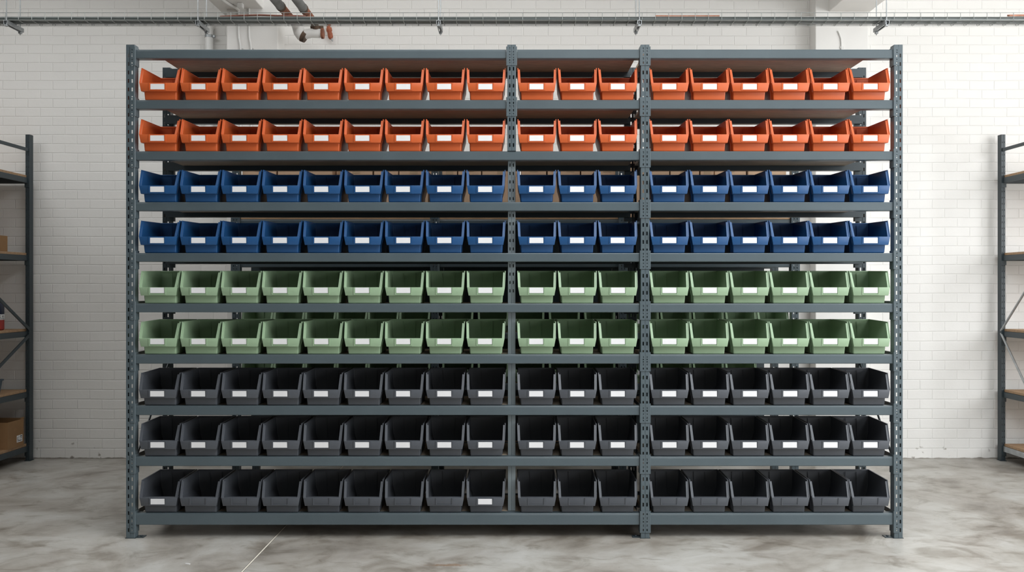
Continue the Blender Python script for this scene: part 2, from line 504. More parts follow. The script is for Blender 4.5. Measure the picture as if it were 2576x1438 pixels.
for i, (zt, zb) in enumerate(LZ):
    xs = [XPL + 0.0262, XPM - 0.0285, XPM + 0.0285, XPD - 0.0285, XPD + 0.0285, XPR - 0.0262] if i < 2 else [XPL + 0.0262, XPD - 0.0285, XPD + 0.0285, XPR - 0.0262]
    for a, b in zip(xs[::2], xs[1::2]):
        bm = new_bm()
        prism(bm, [(p, q + zb) for p, q in beam_profile(zt - zb)], 'x', a, b)
        link('shelf_beam', bm, M['steel'], rack)
    e = 1.828 if i < 5 else 1.898
    for k, (a, b) in enumerate(((-e, XPD - 0.035), (XPD + 0.002, e))):
        # back beam, hung on the rear uprights
        bm = new_bm()
        prism(bm, [(0.45 - p, q + zb) for p, q in beam_profile(zt - zb, 0.042, 0.0)], 'x', XPL + 0.0225 if k == 0 else XPD + 0.0225, XPD - 0.0225 if k == 0 else XPR - 0.0225)
        box(bm, (XPL + 0.022 if k == 0 else XPD + 0.022), (XPL + 0.05 if k == 0 else XPD + 0.05), 0.449, 0.474, zb - 0.02, zt + 0.006)
        box(bm, (XPD - 0.05 if k == 0 else XPR - 0.05), (XPD - 0.022 if k == 0 else XPR - 0.022), 0.449, 0.474, zb - 0.02, zt + 0.006)
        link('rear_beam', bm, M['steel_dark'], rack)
        bm = new_bm()
        box(bm, a, b, 0.0435, 0.407, zt - 0.019, zt - 0.001, 0.001)
        link('shelf_board', bm, M['board_toned'], rack)
    if i >= 5:
        for x in (XPL + 0.022, XPR - 0.025):
            bm = new_bm()
            box(bm, x, x + 0.003, 0.043, 0.472, zt - 0.012, zt + 0.012)
            link('tie_bar', bm, M['steel_dark'], rack)
for x in (XPL + 0.012, XPR - 0.016):
    bm = new_bm()
    for (z0, z1) in ((0.40, 0.86), (1.55, 1.98)):
        prism(bm, [(0.030, z0 - .011), (0.030, z0 + .011), (0.480, z1 + .011), (0.480, z1 - .011)], 'x', x, x + 0.004)
        break
    link('diagonal_brace', bm, M['steel_dark'], rack)

# ------------------------------------------------------------------ storage bins
def bin_parts():
    P = {}
    T = 0.003
    bm = new_bm()
    #        (z,    y_front, y_back, half width)
    L0 = (0.000, 0.013, 0.252, 0.0800)
    LW = (0.0410, 0.008, 0.2545, 0.0822)
    L1 = (0.0805, 0.004, 0.257, 0.0930)
    L2 = (0.164, 0.0205, 0.262, 0.0980)
    ZB = 0.169
    def V(x, y, z): return bm.verts.new((x, y, z))
    f0 = [V(-L0[3], L0[1], 0), V(L0[3], L0[1], 0)]
    b0 = [V(-L0[3], L0[2], 0), V(L0[3], L0[2], 0)]
    fw = [V(-LW[3], LW[1], LW[0]), V(LW[3], LW[1], LW[0])]
    bw = [V(-LW[3], LW[2], LW[0]), V(LW[3], LW[2], LW[0])]
    f1 = [V(-L1[3], L1[1], L1[0]), V(L1[3], L1[1], L1[0])]
    b1 = [V(-L1[3], L1[2], L1[0]), V(L1[3], L1[2], L1[0])]
    f2 = [V(-L2[3], L2[1], L2[0]), V(L2[3], L2[1], L2[0])]
    b2 = [V(-L2[3], L2[2], ZB), V(L2[3], L2[2], ZB)]
    bm.faces.new((f0[0], b0[0], b0[1], f0[1]))
    bm.faces.new((f0[0], f0[1], fw[1], fw[0])); bm.faces.new((fw[0], fw[1], f1[1], f1[0]))
    bm.faces.new((b0[1], b0[0], bw[0], bw[1])); bm.faces.new((bw[1], bw[0], b1[0], b1[1]))
    bm.faces.new((b1[1], b1[0], b2[0], b2[1]))
    for s in (0, 1):
        bm.faces.new((f0[s], fw[s], bw[s], b0[s]) if s == 0 else (f0[s], b0[s], bw[s], fw[s]))
        bm.faces.new((fw[s], f1[s], b1[s], bw[s]) if s == 0 else (fw[s], bw[s], b1[s], f1[s]))
        bm.faces.new((f1[s], f2[s], b2[s], b1[s]) if s == 0 else (f1[s], b1[s], b2[s], f2[s]))
    pairs = [(f0[0], fw[0]), (f0[1], fw[1]), (fw[0], f1[0]), (fw[1], f1[1]), (b0[0], bw[0]), (b0[1], bw[1]), (bw[0], b1[0]), (bw[1], b1[1]), (b1[0], b2[0]), (b1[1], b2[1]), (f0[0], f0[1]), (f0[0], b0[0]), (f0[1], b0[1]), (b0[0], b0[1])]
    es = [bm.edges.get(p) for p in pairs]
    bmesh.ops.bevel(bm, geom=[e for e in es if e], offset=0.0055, segments=3, affect='EDGES', profile=0.5)
    bmesh.ops.recalc_face_normals(bm, faces=bm.faces[:])
    bmesh.ops.solidify(bm, geom=bm.faces[:], thickness=T)
    # shallow stiffening ribs on the back wall and low on each flank
    for x in (-0.030, 0.030):
        box(bm, x - 0.001, x + 0.001, 0.2515, 0.2550, 0.012, 0.158)
    for s in (-1, 1):
        a, b = sorted((s * 0.0815, s * 0.0865))
        prism(bm, [(0.0790 * s, 0.010), (0.0810 * s, 0.040), (0.0900 * s, 0.076), (0.0935 * s, 0.076), (0.0850 * s, 0.041), (0.0835 * s, 0.006), (0.0790 * s, 0.006)], 'y', 0.050, 0.056)
    P['body'] = bm
    # rim: front flanges with an outer bead, and the band round the top
    bm = new_bm()
    for s in (-1, 1):
        A = Vector((s * 0.0955, -0.0175, 0.0815)); B = Vector((s * 0.0990, 0.0200, 0.1645))
        inw = Vector((-s, 0, 0))
        out = (B - A).normalized().cross(Vector((1, 0, 0)))
        if out.y > 0: out = -out
        def strip(w0, w1, t0, t1, a=A, b=B):
            vs = []
            for P0 in (a, b):
                for (w, t) in ((w0, t0), (w1, t0), (w1, t1), (w0, t1)):
                    vs.append(bm.verts.new(P0 + inw * w + out * t))
            for k in range(4):
                bm.faces.new((vs[k], vs[(k + 1) % 4], vs[4 + (k + 1) % 4], vs[4 + k]))
            bm.faces.new(vs[:4][::-1]); bm.faces.new(vs[4:])
        strip(0.0, 0.0026, -0.004, 0.0022)
        strip(0.0026, 0.0125, -0.0055, -0.0012, A + Vector((0, 0, 0)), B + Vector((0, -0.003, -0.0065)))
        # top band along the flank
        C = Vector((s * 0.0990, 0.0200, 0.1645)); D = Vector((s * 0.0990, 0.2640, 0.1700))
        vs = []
        for P0 in (C, D):
            for (w, t) in ((0, 0), (0.0055, 0), (0.0055, -0.0035), (0.0028, -0.0035), (0.0028, -0.009), (0, -0.009)):
                vs.append(bm.verts.new(P0 + inw * w + Vector((0, 0, t))))
        for k in range(6):
            bm.faces.new((vs[k], vs[(k + 1) % 6], vs[6 + (k + 1) % 6], vs[6 + k]))
        bm.faces.new(vs[:6][::-1]); bm.faces.new(vs[6:])
    box(bm, -0.0962, 0.0962, 0.2570, 0.2640, 0.1615, 0.1700, 0.001)
    P['rim'] = bm
    # front lip: the deep band that carries the label
    bm = new_bm()
    q = [(-0.0160, 0.0400, 0.0880), (-0.0190, 0.0820, 0.0957), (0.0120, 0.0820, 0.0945), (0.0120, 0.0400, 0.0862)]
    A = [bm.verts.new((-w, y, z)) for y, z, w in q]
    B = [bm.verts.new((w, y, z)) for y, z, w in q]
    for k in range(4):
        bm.faces.new((A[k], A[(k + 1) % 4], B[(k + 1) % 4], B[k]))
    bm.faces.new(A[::-1]); bm.faces.new(B)
    bmesh.ops.bevel(bm, geom=bm.edges[:], offset=0.0014, segments=2, affect='EDGES', profile=0.5)
    P['front_lip'] = bm
    # label holder: two upright ribs and a sill, raised from the lip
    bm = new_bm()
    def rb(x0, x1, z0, z1, t=0.0042):
        lo = [(x0, -0.0150 - (z - 0.04) * 0.0714, z) for z in (z0, z1)]
        ys0 = [-0.0150 - (z - 0.04) * 0.0714 for z in (z0, z1)]
        vs = []
        for x in (x0, x1):
            for z, yy in ((z0, ys0[0]), (z1, ys0[1])):
                vs.append((bm.verts.new((x, yy, z)), bm.verts.new((x, yy - t, z))))
        (a, a2), (b, b2), (c, c2), (d, d2) = vs
        for f in ((a2, c2, d2, b2), (a, b, d, c), (a, a2, b2, b), (c, d, d2, c2), (b, b2, d2, d), (a, c, c2, a2)):
            bm.faces.new(f)
    rb(-0.0465, -0.0405, 0.0445, 0.0815)
    rb(0.0345, 0.0405, 0.0445, 0.0815)
    rb(-0.0405, 0.0345, 0.0445, 0.0480, 0.0040)
    P['label_holder'] = bm
    bm = new_bm()
    box(bm, -0.0385, 0.0320, -0.0194, -0.0176, 0.0488, 0.0765)
    P['label_card'] = bm
    return P

# one prototype of each colour; every further bin copies it part by part
def make_bin(colour, name='storage_bin'):
    r = bpy.data.objects.new(name, None)
    r.empty_display_size = 0.05
    COL.objects.link(r)
    P = bin_parts()
    m = M[colour]
    link('body', P['body'], m, r, smooth=True)
    link('rim', P['rim'], m, r)
    lip = link('front_lip', P['front_lip'], m, r, smooth=True)
    h = link('label_holder', P['label_holder'], m, lip)
    card = link('label_card', P['label_card'], M['paper'], lip)
    card['label'] = 'blank white paper label'
    return r

def copy_tree(o, parent=None, skip=()):
    c = o.copy()
    COL.objects.link(c)
    if parent is not None:
        c.parent = parent
    for ch in list(o.children):
        if ch.name.split('.')[0] in skip: continue
        copy_tree(ch, c, skip)
    return c

ORD = ['first', 'second', 'third', 'fourth', 'fifth', 'sixth', 'seventh', 'eighth', 'ninth']
ROWS = [('orange', 'orange bin', 'upper orange row'), ('orange', 'orange bin', 'lower orange row'),
        ('blue', 'blue bin', 'upper blue row'), ('blue', 'blue bin', 'lower blue row'),
        ('green', 'sage green bin', 'front rack\'s upper green row'), ('green', 'sage green bin', 'front rack\'s lower green row'),
        ('charcoal', 'charcoal bin', 'top charcoal row'), ('charcoal', 'charcoal bin', 'middle charcoal row'), ('charcoal', 'charcoal bin', 'bottom row')]
protos = {}
used = set()
for r, (colr, noun, rowname) in enumerate(ROWS):
    if colr not in protos:
        protos[colr] = make_bin(colr)
    zshelf = LZ[r + 1][0]
    spots = [(397.6 + 103.05 * i, ORD[i] + ' from the left end post') for i in range(9)]
    spots += [(1350.6 + 102.6 * i, ('left', 'middle', 'right')[i] + ' of the three between the inner posts') for i in range(3)]
    spots += [(1685.6 + 101.2 * i, ORD[i] + ' right of the seamed post') for i in range(6)]
    for j, (pxc, where) in enumerate(spots):
        nolabel = r == 8 and j not in (0, 8)
        if colr not in used and not nolabel:
            o = protos[colr]; used.add(colr)
        else:
            o = copy_tree(protos[colr], None, ('label_card',) if nolabel else ())
        o.location = ((pxc - 1293) / 498.0 + random.uniform(-.0012, .0012), random.uniform(-.0015, .0015), zshelf + 0.0002)
        o.rotation_euler = (0, 0, math.radians(random.uniform(-.25, .25)))
        lab = noun + (' with empty label holder' if nolabel else '') + ', ' + rowname + ', ' + where
        tag(o, lab, 'storage bin', noun.rsplit(' ', 1)[0] + ' bins in the ' + rowname)
        if colr == 'green':
            for ch in o.children:
                for c2 in ch.children:
                    if c2.name.startswith('label_card'):
                        c2.location.z = 0.004

# ------------------------------------------------------------------ rear rack (seen through the gaps)
D2 = 5.65
S2 = F / D2
def x2(p): return (p - 1293) / S2
def z2(y): return CAMZ - (y - 724) / S2
Y2 = D2 + CAMY
rear = empty('shelving_rack', (0, 0, 0), 'grey steel rack standing behind the full rack, glimpsed between its shelves', 'shelving rack')
R2L = [(z2(551.5), z2(563)), (z2(660), z2(672)), (0.990, 0.950), (0.672, 0.632), (0.25, 0.20)]
P2 = [x2(593), x2(1094), x2(1567), x2(2000)]
TOP2 = 2.19
for xp in P2:
    for yy, mm in ((Y2 - 0.004, 'steel'), (Y2 + 0.43, 'steel_dark')):
        q = link('upright_post', post(0.003, TOP2, 0.0), M[mm], rear, (xp, yy, 0))
        if mm == 'steel':
            for (zt, zb) in R2L:
                bm = conn_bm('both', zt, zb); link('beam_connector', bm, M['steel'], q)
        bm = new_bm(); box(bm, -0.03, 0.03, -0.004, 0.05, 0.0, 0.003); link('foot_plate', bm, M['steel_dark'], q)
for (zt, zb) in R2L:
    for a, b in zip(P2[:-1], P2[1:]):
        bm = new_bm(); prism(bm, [(p + Y2, q + zb) for p, q in beam_profile(zt - zb)], 'x', a + .0285, b - .0285); link('shelf_beam', bm, M['steel'], rear)
        bm = new_bm(); box(bm, a + .026, b - .026, Y2 + .385, Y2 + .425, zb, zt); link('rear_beam', bm, M['steel_dark'], rear)
        bm = new_bm(); box(bm, a + .030, b - .030, Y2 + .0435, Y2 + .384, zt - .016, zt + .002, .001) if zt < 1.6 else box(bm, a + .030, b - .030, Y2 + .001, Y2 + .384, zt + .0005, zt + .0175, .001)
        link('shelf_board', bm, M['board'], rear)

# dark sheets added to the rear rack to turn the gaps between bins black
DB = D2 + 0.428
for a, b in ((x2(632) * DB / D2, P2[1] - .024), (P2[1] + .024, P2[2] - .024), (P2[2] + .024, x2(1922) * DB / D2)):
    bm = new_bm(); box(bm, a, b, Y2 + .4255, Y2 + .4285, R2L[4][1], R2L[0][0])
    link('dark_gap_sheet', bm, M['steel_dark'], rear)
# cardboard boxes on the rear rack's upper shelf
def carton(x0, x1, y0, y1, z0, h, label, group, flaps=False, rz=0.0):
    cx, cy = (x0 + x1) / 2, (y0 + y1) / 2
    o = empty('cardboard_box', (cx, cy, z0), label, 'box', group, rz)
    w, d = (x1 - x0) / 2, (y1 - y0) / 2
    bm = new_bm(); box(bm, -w, w, -d, d, 0.0, h, 0.003, 2)
    link('carton', bm, M['card_lifted'] if group else M['card'], o)
    bm = new_bm()
    tw = min(0.025, w * 0.5)
    box(bm, -tw, tw, -d - .0006, d + .0006, h, h + .0006)
    box(bm, -tw, tw, -d - .0008, -d - .0001, h - .07, h + .0006)
    link('packing_tape', bm, M['tape'], o)
    return o
spans = [(608, 693), (697, 834), (839, 851), (854, 935), (939, 1000), (1003, 1076), (1112, 1149), (1152, 1210), (1213, 1308), (1312, 1374), (1378, 1408), (1411, 1460), (1463, 1503), (1507, 1549), (1585, 1685), (1688, 1760), (1764, 1797), (1800, 1880), (1884, 1980)]
bay = [0] * 6 + [1] * 8 + [2] * 5
cnt = [0, 0, 0]
BN = ['left', 'middle', 'right']
for (a, b), k in zip(spans, bay):
    small = (b - a) < 20
    y0 = Y2 + (0.10 if small else random.uniform(0.012, 0.03))
    carton(x2(a), x2(b), y0, Y2 + 0.36, R2L[0][0] + 0.018, random.uniform(0.33, 0.36),
           'brown cardboard box on the rear rack, %s from the left in its %s bay' % (ORD[cnt[k]], BN[k]), 'cardboard boxes on the rear rack')
    cnt[k] += 1

# green bins on two shelves of the rear rack
pr = protos['green']
for row, zb in ((0, R2L[2][0]), (1, R2L[3][0])):
    for k in range(3):
        a, b = P2[k] + .03, P2[k + 1] - .03
        n = (6, 5, 5)[k]
        gap = 0.0
        for i in range(n):
            if row == 1 and k == 2 and i == 4: continue
            xc = a + (b - a) * (i + .5) / n
            if k == 2:
                xc = a + .101 + i * .2035 + (0.012 if i == 4 else 0)
                if i == 4: xc = b - .1005
            o = copy_tree(pr)
            o.location = (xc, Y2 + 0.03, zb + .0022)
            o.rotation_euler = (0, 0, 0)
            tag(o, 'green bin, rear rack\'s %s bin shelf, %s from the left in its %s bay' % (('higher', 'lower')[row], ORD[i], BN[k]), 'storage bin', 'green bins on the rear rack')

# ------------------------------------------------------------------ side racks against the brick wall
def side_rack(s, label):
    """s = -1: rack at the left edge, +1: at the right edge"""
    R = empty('shelving_rack', (0, 0, 0), label, 'shelving rack')
    xf = -3.551 if s < 0 else 3.572            # end face
    far = s * 5.45
    yr, yf = 2.05, 1.47
    W = 0.0155
    def spost(x, y, flip):
        bm = new_bm()
        c = 0.0012
        prof = [(-W + .004, .05), (-W, .05), (-W, c), (-W + c, 0), (-.009, 0), (-.0055, 0), (-.0012, 0), (.0, .0014), (.0012, 0), (.0055, 0), (.009, 0), (W - c, 0), (W, c), (W, .05), (W - .004, .05)]
        zs, hr = slots(0.004, 2.393, 0.03, 0.045, 0.012)
        sheet(bm, prof, zs, {4, 9}, hr)
        o = link('upright_post', bm, M['steel_dark'], R, (x, y, 0))
        bm = new_bm(); box(bm, -W - .006, W + .006, -.006, .055, 0, .004); link('foot_plate', bm, M['steel_dark'], o)
        return o
    xs = (xf + s * W, far)
    posts = [spost(x, y, 1) for x in xs for y in (yr, yf)]
    levels = [2.094, 1.525, 0.969, 0.525, 0.128]
    for z in levels:
        a, b = sorted((xf + s * .022, far + s * .0))
        bm = new_bm(); box(bm, a, b, yf + .052, yr - .002, z - .018, z, .001); link('shelf_board', bm, M['board'], R)
        # end ties under the board, long beams front and back
        for xe in (xf + s * .012, far - s * .004):
            bm = new_bm()
            a2, b2 = sorted((xe, xe + s * .012))
            box(bm, a2, b2, yf + .051, yr - .001, z - .058, z - .0185, .0015)
            link('tie_bar', bm, M['galv'] if (s > 0 and z < .2) else M['steel_dark'], R)
        a3, b3 = sorted((xf + s * .033, far - s * .017))
        for yb in (yf + .010, yr + .008):
            bm = new_bm()
            prism(bm, [(yb + p, z - .058 + q) for p, q in beam_profile(.050, .034)], 'x', a3, b3)
            link('shelf_beam', bm, M['steel_dark'], R)
        for pz in posts[:1]:
            bm = new_bm()
            a4, b4 = sorted((s * (-W + .0), s * (W + .004)))
            box(bm, a4, b4, -.004, -.0005, z - .09, z - .012)
            link('beam_connector', bm, M['steel_dark'], pz)
    # top tie
    bm = new_bm(); a2, b2 = sorted((xf + s * .006, xf + s * .016)); box(bm, a2, b2, yf + .051, yr - .001, 2.268, 2.292, .001); link('tie_bar', bm, M['steel_dark'], R)
    # zig-zag braces of the end frame
    def brace(z0, z1):
        bm = new_bm()
        A = Vector((xf + s * .004, yr + .01, z0)); B = Vector((xf + s * .004, yf + .03, z1))
        if s > 0:
            tube(bm, [A, B], 0.008, 12)
            link('diagonal_brace', bm, M['galv'], R, smooth=True)
        else:
            h = .013
            a, b = xf + s * .001, xf + s * .008
            prism(bm, [(A.y, A.z - h), (A.y, A.z + h), (B.y, B.z + h), (B.y, B.z - h)], 'x', min(a, b), max(a, b))
            link('diagonal_brace', bm, M['steel_dark'], R)
    if s < 0:
        brace(0.962, 1.290); brace(0.925, 0.640)
    else:
        brace(0.955, 1.47); brace(0.935, 0.33)
    brace(1.86, 1.36 if s < 0 else 1.49) if False else None
    return R
side_rack(-1, 'dark steel rack with wooden shelves cut off by the left edge, holding boxes')
side_rack(1, 'dark steel rack with bare wooden shelves and silver braces at the right edge')

# things on the left rack
carton(-3.93, -3.60, 1.55, 1.85, 1.5252, 0.112, 'low brown cardboard box on the second shelf of the left rack', None)
# open carton with a sticker on the lowest shelf
o = empty('cardboard_box', (-3.77, 1.895, 0.1282), 'open brown cardboard box with white sticker on lowest shelf of the left rack', 'box')
bm = new_bm()
w, d, h = 0.203, 0.105, 0.190
box(bm, -w, w, -d, -d + .005, 0, h); box(bm, -w, w, d - .005, d, 0, h + .006)
box(bm, -w, -w + .005, -d + .005, d - .005, 0, h); box(bm, w - .005, w, -d + .005, d - .005, 0, h)
box(bm, -w + .005, w - .005, -d + .005, d - .005, 0, .005)
link('carton', bm, M['card'], o)
bm = new_bm()
prism(bm, [(-d + .004, h - .004), (-d + .050, h - .030), (-d + .052, h - .026), (-d + .006, h)], 'x', -w + .006, w - .03)
link('flap', bm, M['card'], o)
bm = new_bm()
prism(bm, [(d - .012, h - .012), (d - .012, h + .001), (d + .010, h + .010), (d + .010, h + .002)], 'x', w - .02, w - .002)
link('flap', bm, M['card'], o)
st = new_bm(); box(st, w, w + .0008, .012, .086, .031, .080)
st = link('sticker', st, M['paper'], o); st['label'] = 'white shipping sticker'
bm = new_bm()
def ink(y0, y1, z0, z1): box(bm, w + .0006, w + .0014, y0, y1, z0, z1)
ink(.018, .021, .052, .066); ink(.018, .040, .050, .053); ink(.021, .032, .064, .067); ink(.036, .046, .066, .070)
ink(.058, .078, .066, .075); ink(.062, .074, .054, .060)
for k in range(8): ink(.020 + k * .0072, .0245 + k * .0072, .038, .045)
link('printing', bm, M['ink'], st)

# canister: navy shoulder, white band, red foot
cn = empty('canister', (-3.699, 1.80, 0.9692), 'navy and red plastic canister with white band on the left rack', 'canister')
bm = new_bm(); lathe(bm, [(.082, 0), (.090, .006), (.091, .012), (.091, .074)], 40); link('red_base', bm, M['red'], cn, smooth=True)
bm = new_bm(); lathe(bm, [(.0912, .074), (.0915, .0745), (.0915, .1125), (.0912, .113)], 40); wb = link('white_band', bm, M['paper'], cn, smooth=True)
bm = new_bm(); lathe(bm, [(.091, .113), (.091, .165), (.086, .188), (.072, .206), (.050, .214), (.040, .216), (.040, .225)], 40); link('navy_shoulder', bm, M['navy'], cn, smooth=True)
bm = new_bm(); lathe(bm, [(.042, .225), (.043, .228), (.043, .248), (.038, .252)], 32); link('screw_cap', bm, M['navy'], cn, smooth=True)
# its print: curved letters and a line of small marks on the band
bm = new_bm()
def ring_arc(cu, cz, ru, rz, a0, a1, t, n=14):
    """a stroke of a letter wrapped on the band: centre angle cu (as arc length), height cz"""
    rows = []
    for i in range(n + 1):
        a = a0 + (a1 - a0) * i / n
        for (k, rr) in ((0, 1.0), (1, 0.62)):
            u = cu + ru * rr * math.cos(a); z = cz + rz * rr * math.sin(a)
            th = math.radians(-6) + u / .0917
            rows.append(bm.verts.new((.0922 * math.cos(th), .0922 * math.sin(th), z)))
    for i in range(n):
        bm.faces.new((rows[2 * i], rows[2 * i + 2], rows[2 * i + 3], rows[2 * i + 1]))
def dash(u0, u1, z0, z1):
    vs = []
    for u in (u0, (u0 + u1) / 2, u1):
        th = math.radians(-6) + u / .0917
        vs.append((bm.verts.new((.0922 * math.cos(th), .0922 * math.sin(th), z0)), bm.verts.new((.0922 * math.cos(th), .0922 * math.sin(th), z1))))
    for i in range(2):
        bm.faces.new((vs[i][0], vs[i + 1][0], vs[i + 1][1], vs[i][1]))
ring_arc(-.012, .098, .0085, .0085, math.radians(50), math.radians(310), .002)
ring_arc(.012, .098, .0085, .0085, math.radians(0), math.radians(320), .002)
dash(.005, .019, .0968, .0992)
for k in range(7): dash(-.030 + k * .009, -.0245 + k * .009, .079, .084)
link('printing', bm, M['ink'], wb)

# small blue-grey tote on the fourth shelf
tt = empty('storage_tote', (-3.70, 1.70, 0.5252), 'small blue-grey plastic tote on the fourth shelf of the left rack', 'tote')
bm = new_bm()
hh = .100
prof = [(-.085, -.085, 0), (.085, -.085, 0), (.085, .085, 0), (-.085, .085, 0)]
lo = [bm.verts.new((x, y, 0)) for x, y, _ in prof]
hi = [bm.verts.new((x * 1.15, y * 1.15, hh)) for x, y, _ in prof]
bm.faces.new(lo[::-1])
for k in range(4): bm.faces.new((lo[k], lo[(k + 1) % 4], hi[(k + 1) % 4], hi[k]))
bmesh.ops.bevel(bm, geom=[e for e in bm.edges if len(e.link_faces) == 2], offset=.006, segments=2, affect='EDGES')
bmesh.ops.recalc_face_normals(bm, faces=bm.faces[:])
bmesh.ops.solidify(bm, geom=bm.faces[:], thickness=.003)
link('body', bm, M['bluegrey'], tt, smooth=True)
bm = new_bm()
for a, b, c, dd in ((-.101, .101, -.101, -.096), (-.101, .101, .096, .101), (-.101, -.096, -.096, .096), (.096, .101, -.096, .096)):
    box(bm, a, b, c, dd, hh - .008, hh + .002)
link('rim', bm, M['bluegrey'], tt)

# ------------------------------------------------------------------ cable tray
DT = 5.5
YT = DT + CAMY
ST = F / DT
def zt_(y): return CAMZ + (724 - y) / ST
TZ0, TZ1, TZ2 = zt_(50.5), zt_(42.5), zt_(32.0)
TW = 0.115
XT = 3.55
tray = empty('cable_tray', (0, YT, TZ0), 'long wire basket cable tray hanging across the room above the racks', 'cable tray')
bm = new_bm()
rw = 0.0019
for (y, z) in ((0, TZ2 - TZ0), (0, TZ1 - TZ0), (0, 0), (TW / 2, 0), (TW, 0), (TW, TZ1 - TZ0), (TW, TZ2 - TZ0)):
    tube(bm, [(-XT, y, z), (XT, y, z)], rw, 6)
xw = (13.9 - 1293) / ST
xw -= 0.0804 * 6
while xw < XT:
    tube(bm, [(xw, -.003, TZ2 - TZ0), (xw, -.004, .004), (xw, .002, -.003), (xw, TW - .002, -.003), (xw, TW + .004, .004), (xw, TW + .003, TZ2 - TZ0)], 0.0017, 6)
    xw += 0.0804
link('wire_mesh', bm, M['wire'], tray)
def hanger(x):
    h = bpy.data.objects.new('hanger', None); COL.objects.link(h); h.parent = tray; h.location = (x, 0, 0)
    y0, y1 = -.013, .150
    for y in (y0 + .006, y1 - .004):
        top = 3.281 if -2.14 < x < -1.81 else ZC - .001
        bm = new_bm(); tube(bm, [(0, y, -.050 if y > .1 else -.032), (0, y, top - TZ0)], 0.0036, 8); link('threaded_rod', bm, M['galv'], h)
    bm = new_bm()
    prof = [(-.0125, 0), (-.0125, -.024), (-.006, -.024), (-.006, -.021), (-.010, -.021), (-.010, -.0025), (.010, -.0025), (.010, -.021), (.006, -.021), (.006, -.024), (.0125, -.024), (.0125, 0)]
    prism(bm, [(a, b - .0055) for a, b in prof], 'y', y0 - .006, y1 + .016)
    link('strut', bm, M['galv'], h)
    for y in (y0 + .006, y1 - .004):
        bm = new_bm(); box(bm, -.009, .009, y - .009, y + .009, -.0425 if y > .1 else -.040, -.0300, .0015); link('nut', bm, M['galv'], h)
for x in ((18 - 1293) / ST, (499 - 1293) / ST, (1103.5 - 1293) / ST, (1608 - 1293) / ST, (2229 - 1293) / ST):
    hanger(x)
# what the tray carries
for k, (y, nm) in enumerate(((0.008, 'cable duct in the tray, nearer the racks'), (0.062, 'cable duct in the tray, nearer the brick wall'))):
    bm = new_bm(); box(bm, -XT, XT, YT + y, YT + y + .046, TZ0 + .0026, TZ0 + .024, .005, 3)
    tag(link('cable_duct', bm, M['duct'], smooth=True), 'grey green ' + nm, 'duct', 'cable ducts in the tray')
def cable(pts, r, m, label):
    bm = new_bm(); tube(bm, pts, r, 10)
    return tag(link('cable', bm, M[m], smooth=True), label, 'cable', 'loose cables in the tray')
zc_ = TZ0 + .0245
cable([Vector((-1.79, YT + .026, zc_ + .004)), Vector((-1.68, YT + .026, zc_ + .010)), Vector((-1.55, YT + .028, zc_ + .014)), Vector((-1.45, YT + .026, zc_ + .010)), Vector((-1.32, YT + .026, zc_ + .008)), Vector((-1.27, YT + .026, zc_ + .006))], .0055, 'copper_dark', 'brown red cable lying in the tray beside the two grey pipes')
cable([Vector((.86, YT + .018, zc_ + .0055)), Vector((1.0, YT + .022, zc_ + .0055)), Vector((1.25, YT + .018, zc_ + .0055))], .0055, 'copper', 'short copper cable in the tray above the seamed post of the full rack')
for q in range(2):
    cable([Vector((3.01, YT + .016 + q * .016, zc_ + .0065 + q * .006)), Vector((3.2, YT + .018 + q * .016, zc_ + .0095 + q * .006)), Vector((3.5, YT + .016 + q * .016, zc_ + .0065 + q * .006))], .0060, 'copper', ('front' if q == 0 else 'rear') + ' of two bright copper cables at the right end of the tray')

# ------------------------------------------------------------------ pipes under the ceiling
def pipe_run(x, label, y_end, y_collar):
    o = empty('heating_pipe', (x, YF + .01, 3.15), label, 'pipe', 'grey heating pipes')
    y0 = 0.0
    bm = new_bm(); tube(bm, [(0, y0, 0), (0, y_collar - YF, 0)], .030, 20); link('pipe', bm, M['pipe_grey'], o, smooth=True)
    bm = new_bm(); tube(bm, [(0, y_collar - YF - .002, 0), (0, y_end - YF, 0)], .0285, 20); link('rusty_end', bm, M['rust'], o, smooth=True)
    bm = new_bm(); tube(bm, [(0, y_collar - YF - .016, 0), (0, y_collar - YF + .008, 0)], .0325, 20); link('collar', bm, M['dirt'], o, smooth=True)
    return o
pipe_run(-1.56, 'grey heating pipe with rusty end under the ceiling, nearer the white pillar', 1.78, 1.46)
pipe_run(-1.419, 'grey heating pipe with rusty end under the ceiling, farther from the white pillar', 1.785, 1.50)
el = empty('pipe_elbow', (-1.55, 1.84, 3.08), 'fat white painted pipe elbow with rust bands below the cable tray', 'pipe')
bm = new_bm()
tube(bm, [(0.0, -.055, .066), (0.004, -.01, .064), (.010, .02, .045), (.018, .03, .012), (.034, .03, -.012), (.060, .03, -.026)], [.034, .037, .040, .041, .040, .036], 22)
link('elbow', bm, M['white_gloss'], el, smooth=True)
bm = new_bm()
tube(bm, [(.040, .03, -.014), (.066, .03, -.028)], [.0425, .0385], 22)
link('rust_band', bm, M['dirt'], el, smooth=True)
bm = new_bm()
tube(bm, [(.060, .03, -.004), (.10, .03, .004), (.185, .03, .002)], [.034, .033, .032], 22)
link('stub', bm, M['pipe_grey'] if False else M['white_gloss'], el, smooth=True)
bm = new_bm()
tube(bm, [(.177, .03, .002), (.193, .03, .002)], [.0375, .0375], 22)
link('flange', bm, M['rust'], el, smooth=True)
bm = new_bm()
tube(bm, [(.131, -.0365, .070), (.131, .0, .066), (.133, .02, .052), (.140, .03, .030)], .026, 18)
tube(bm, [(.10, .03, .044), (.19, .03, .046)], .012, 12)
link('rusty_branch', bm, M['dirt'], el, smooth=True)
vv = empty('valve', (-1.365, 2.10, 3.196), 'small rust red valve on the brick wall beside the white elbow', 'valve')
bm = new_bm()
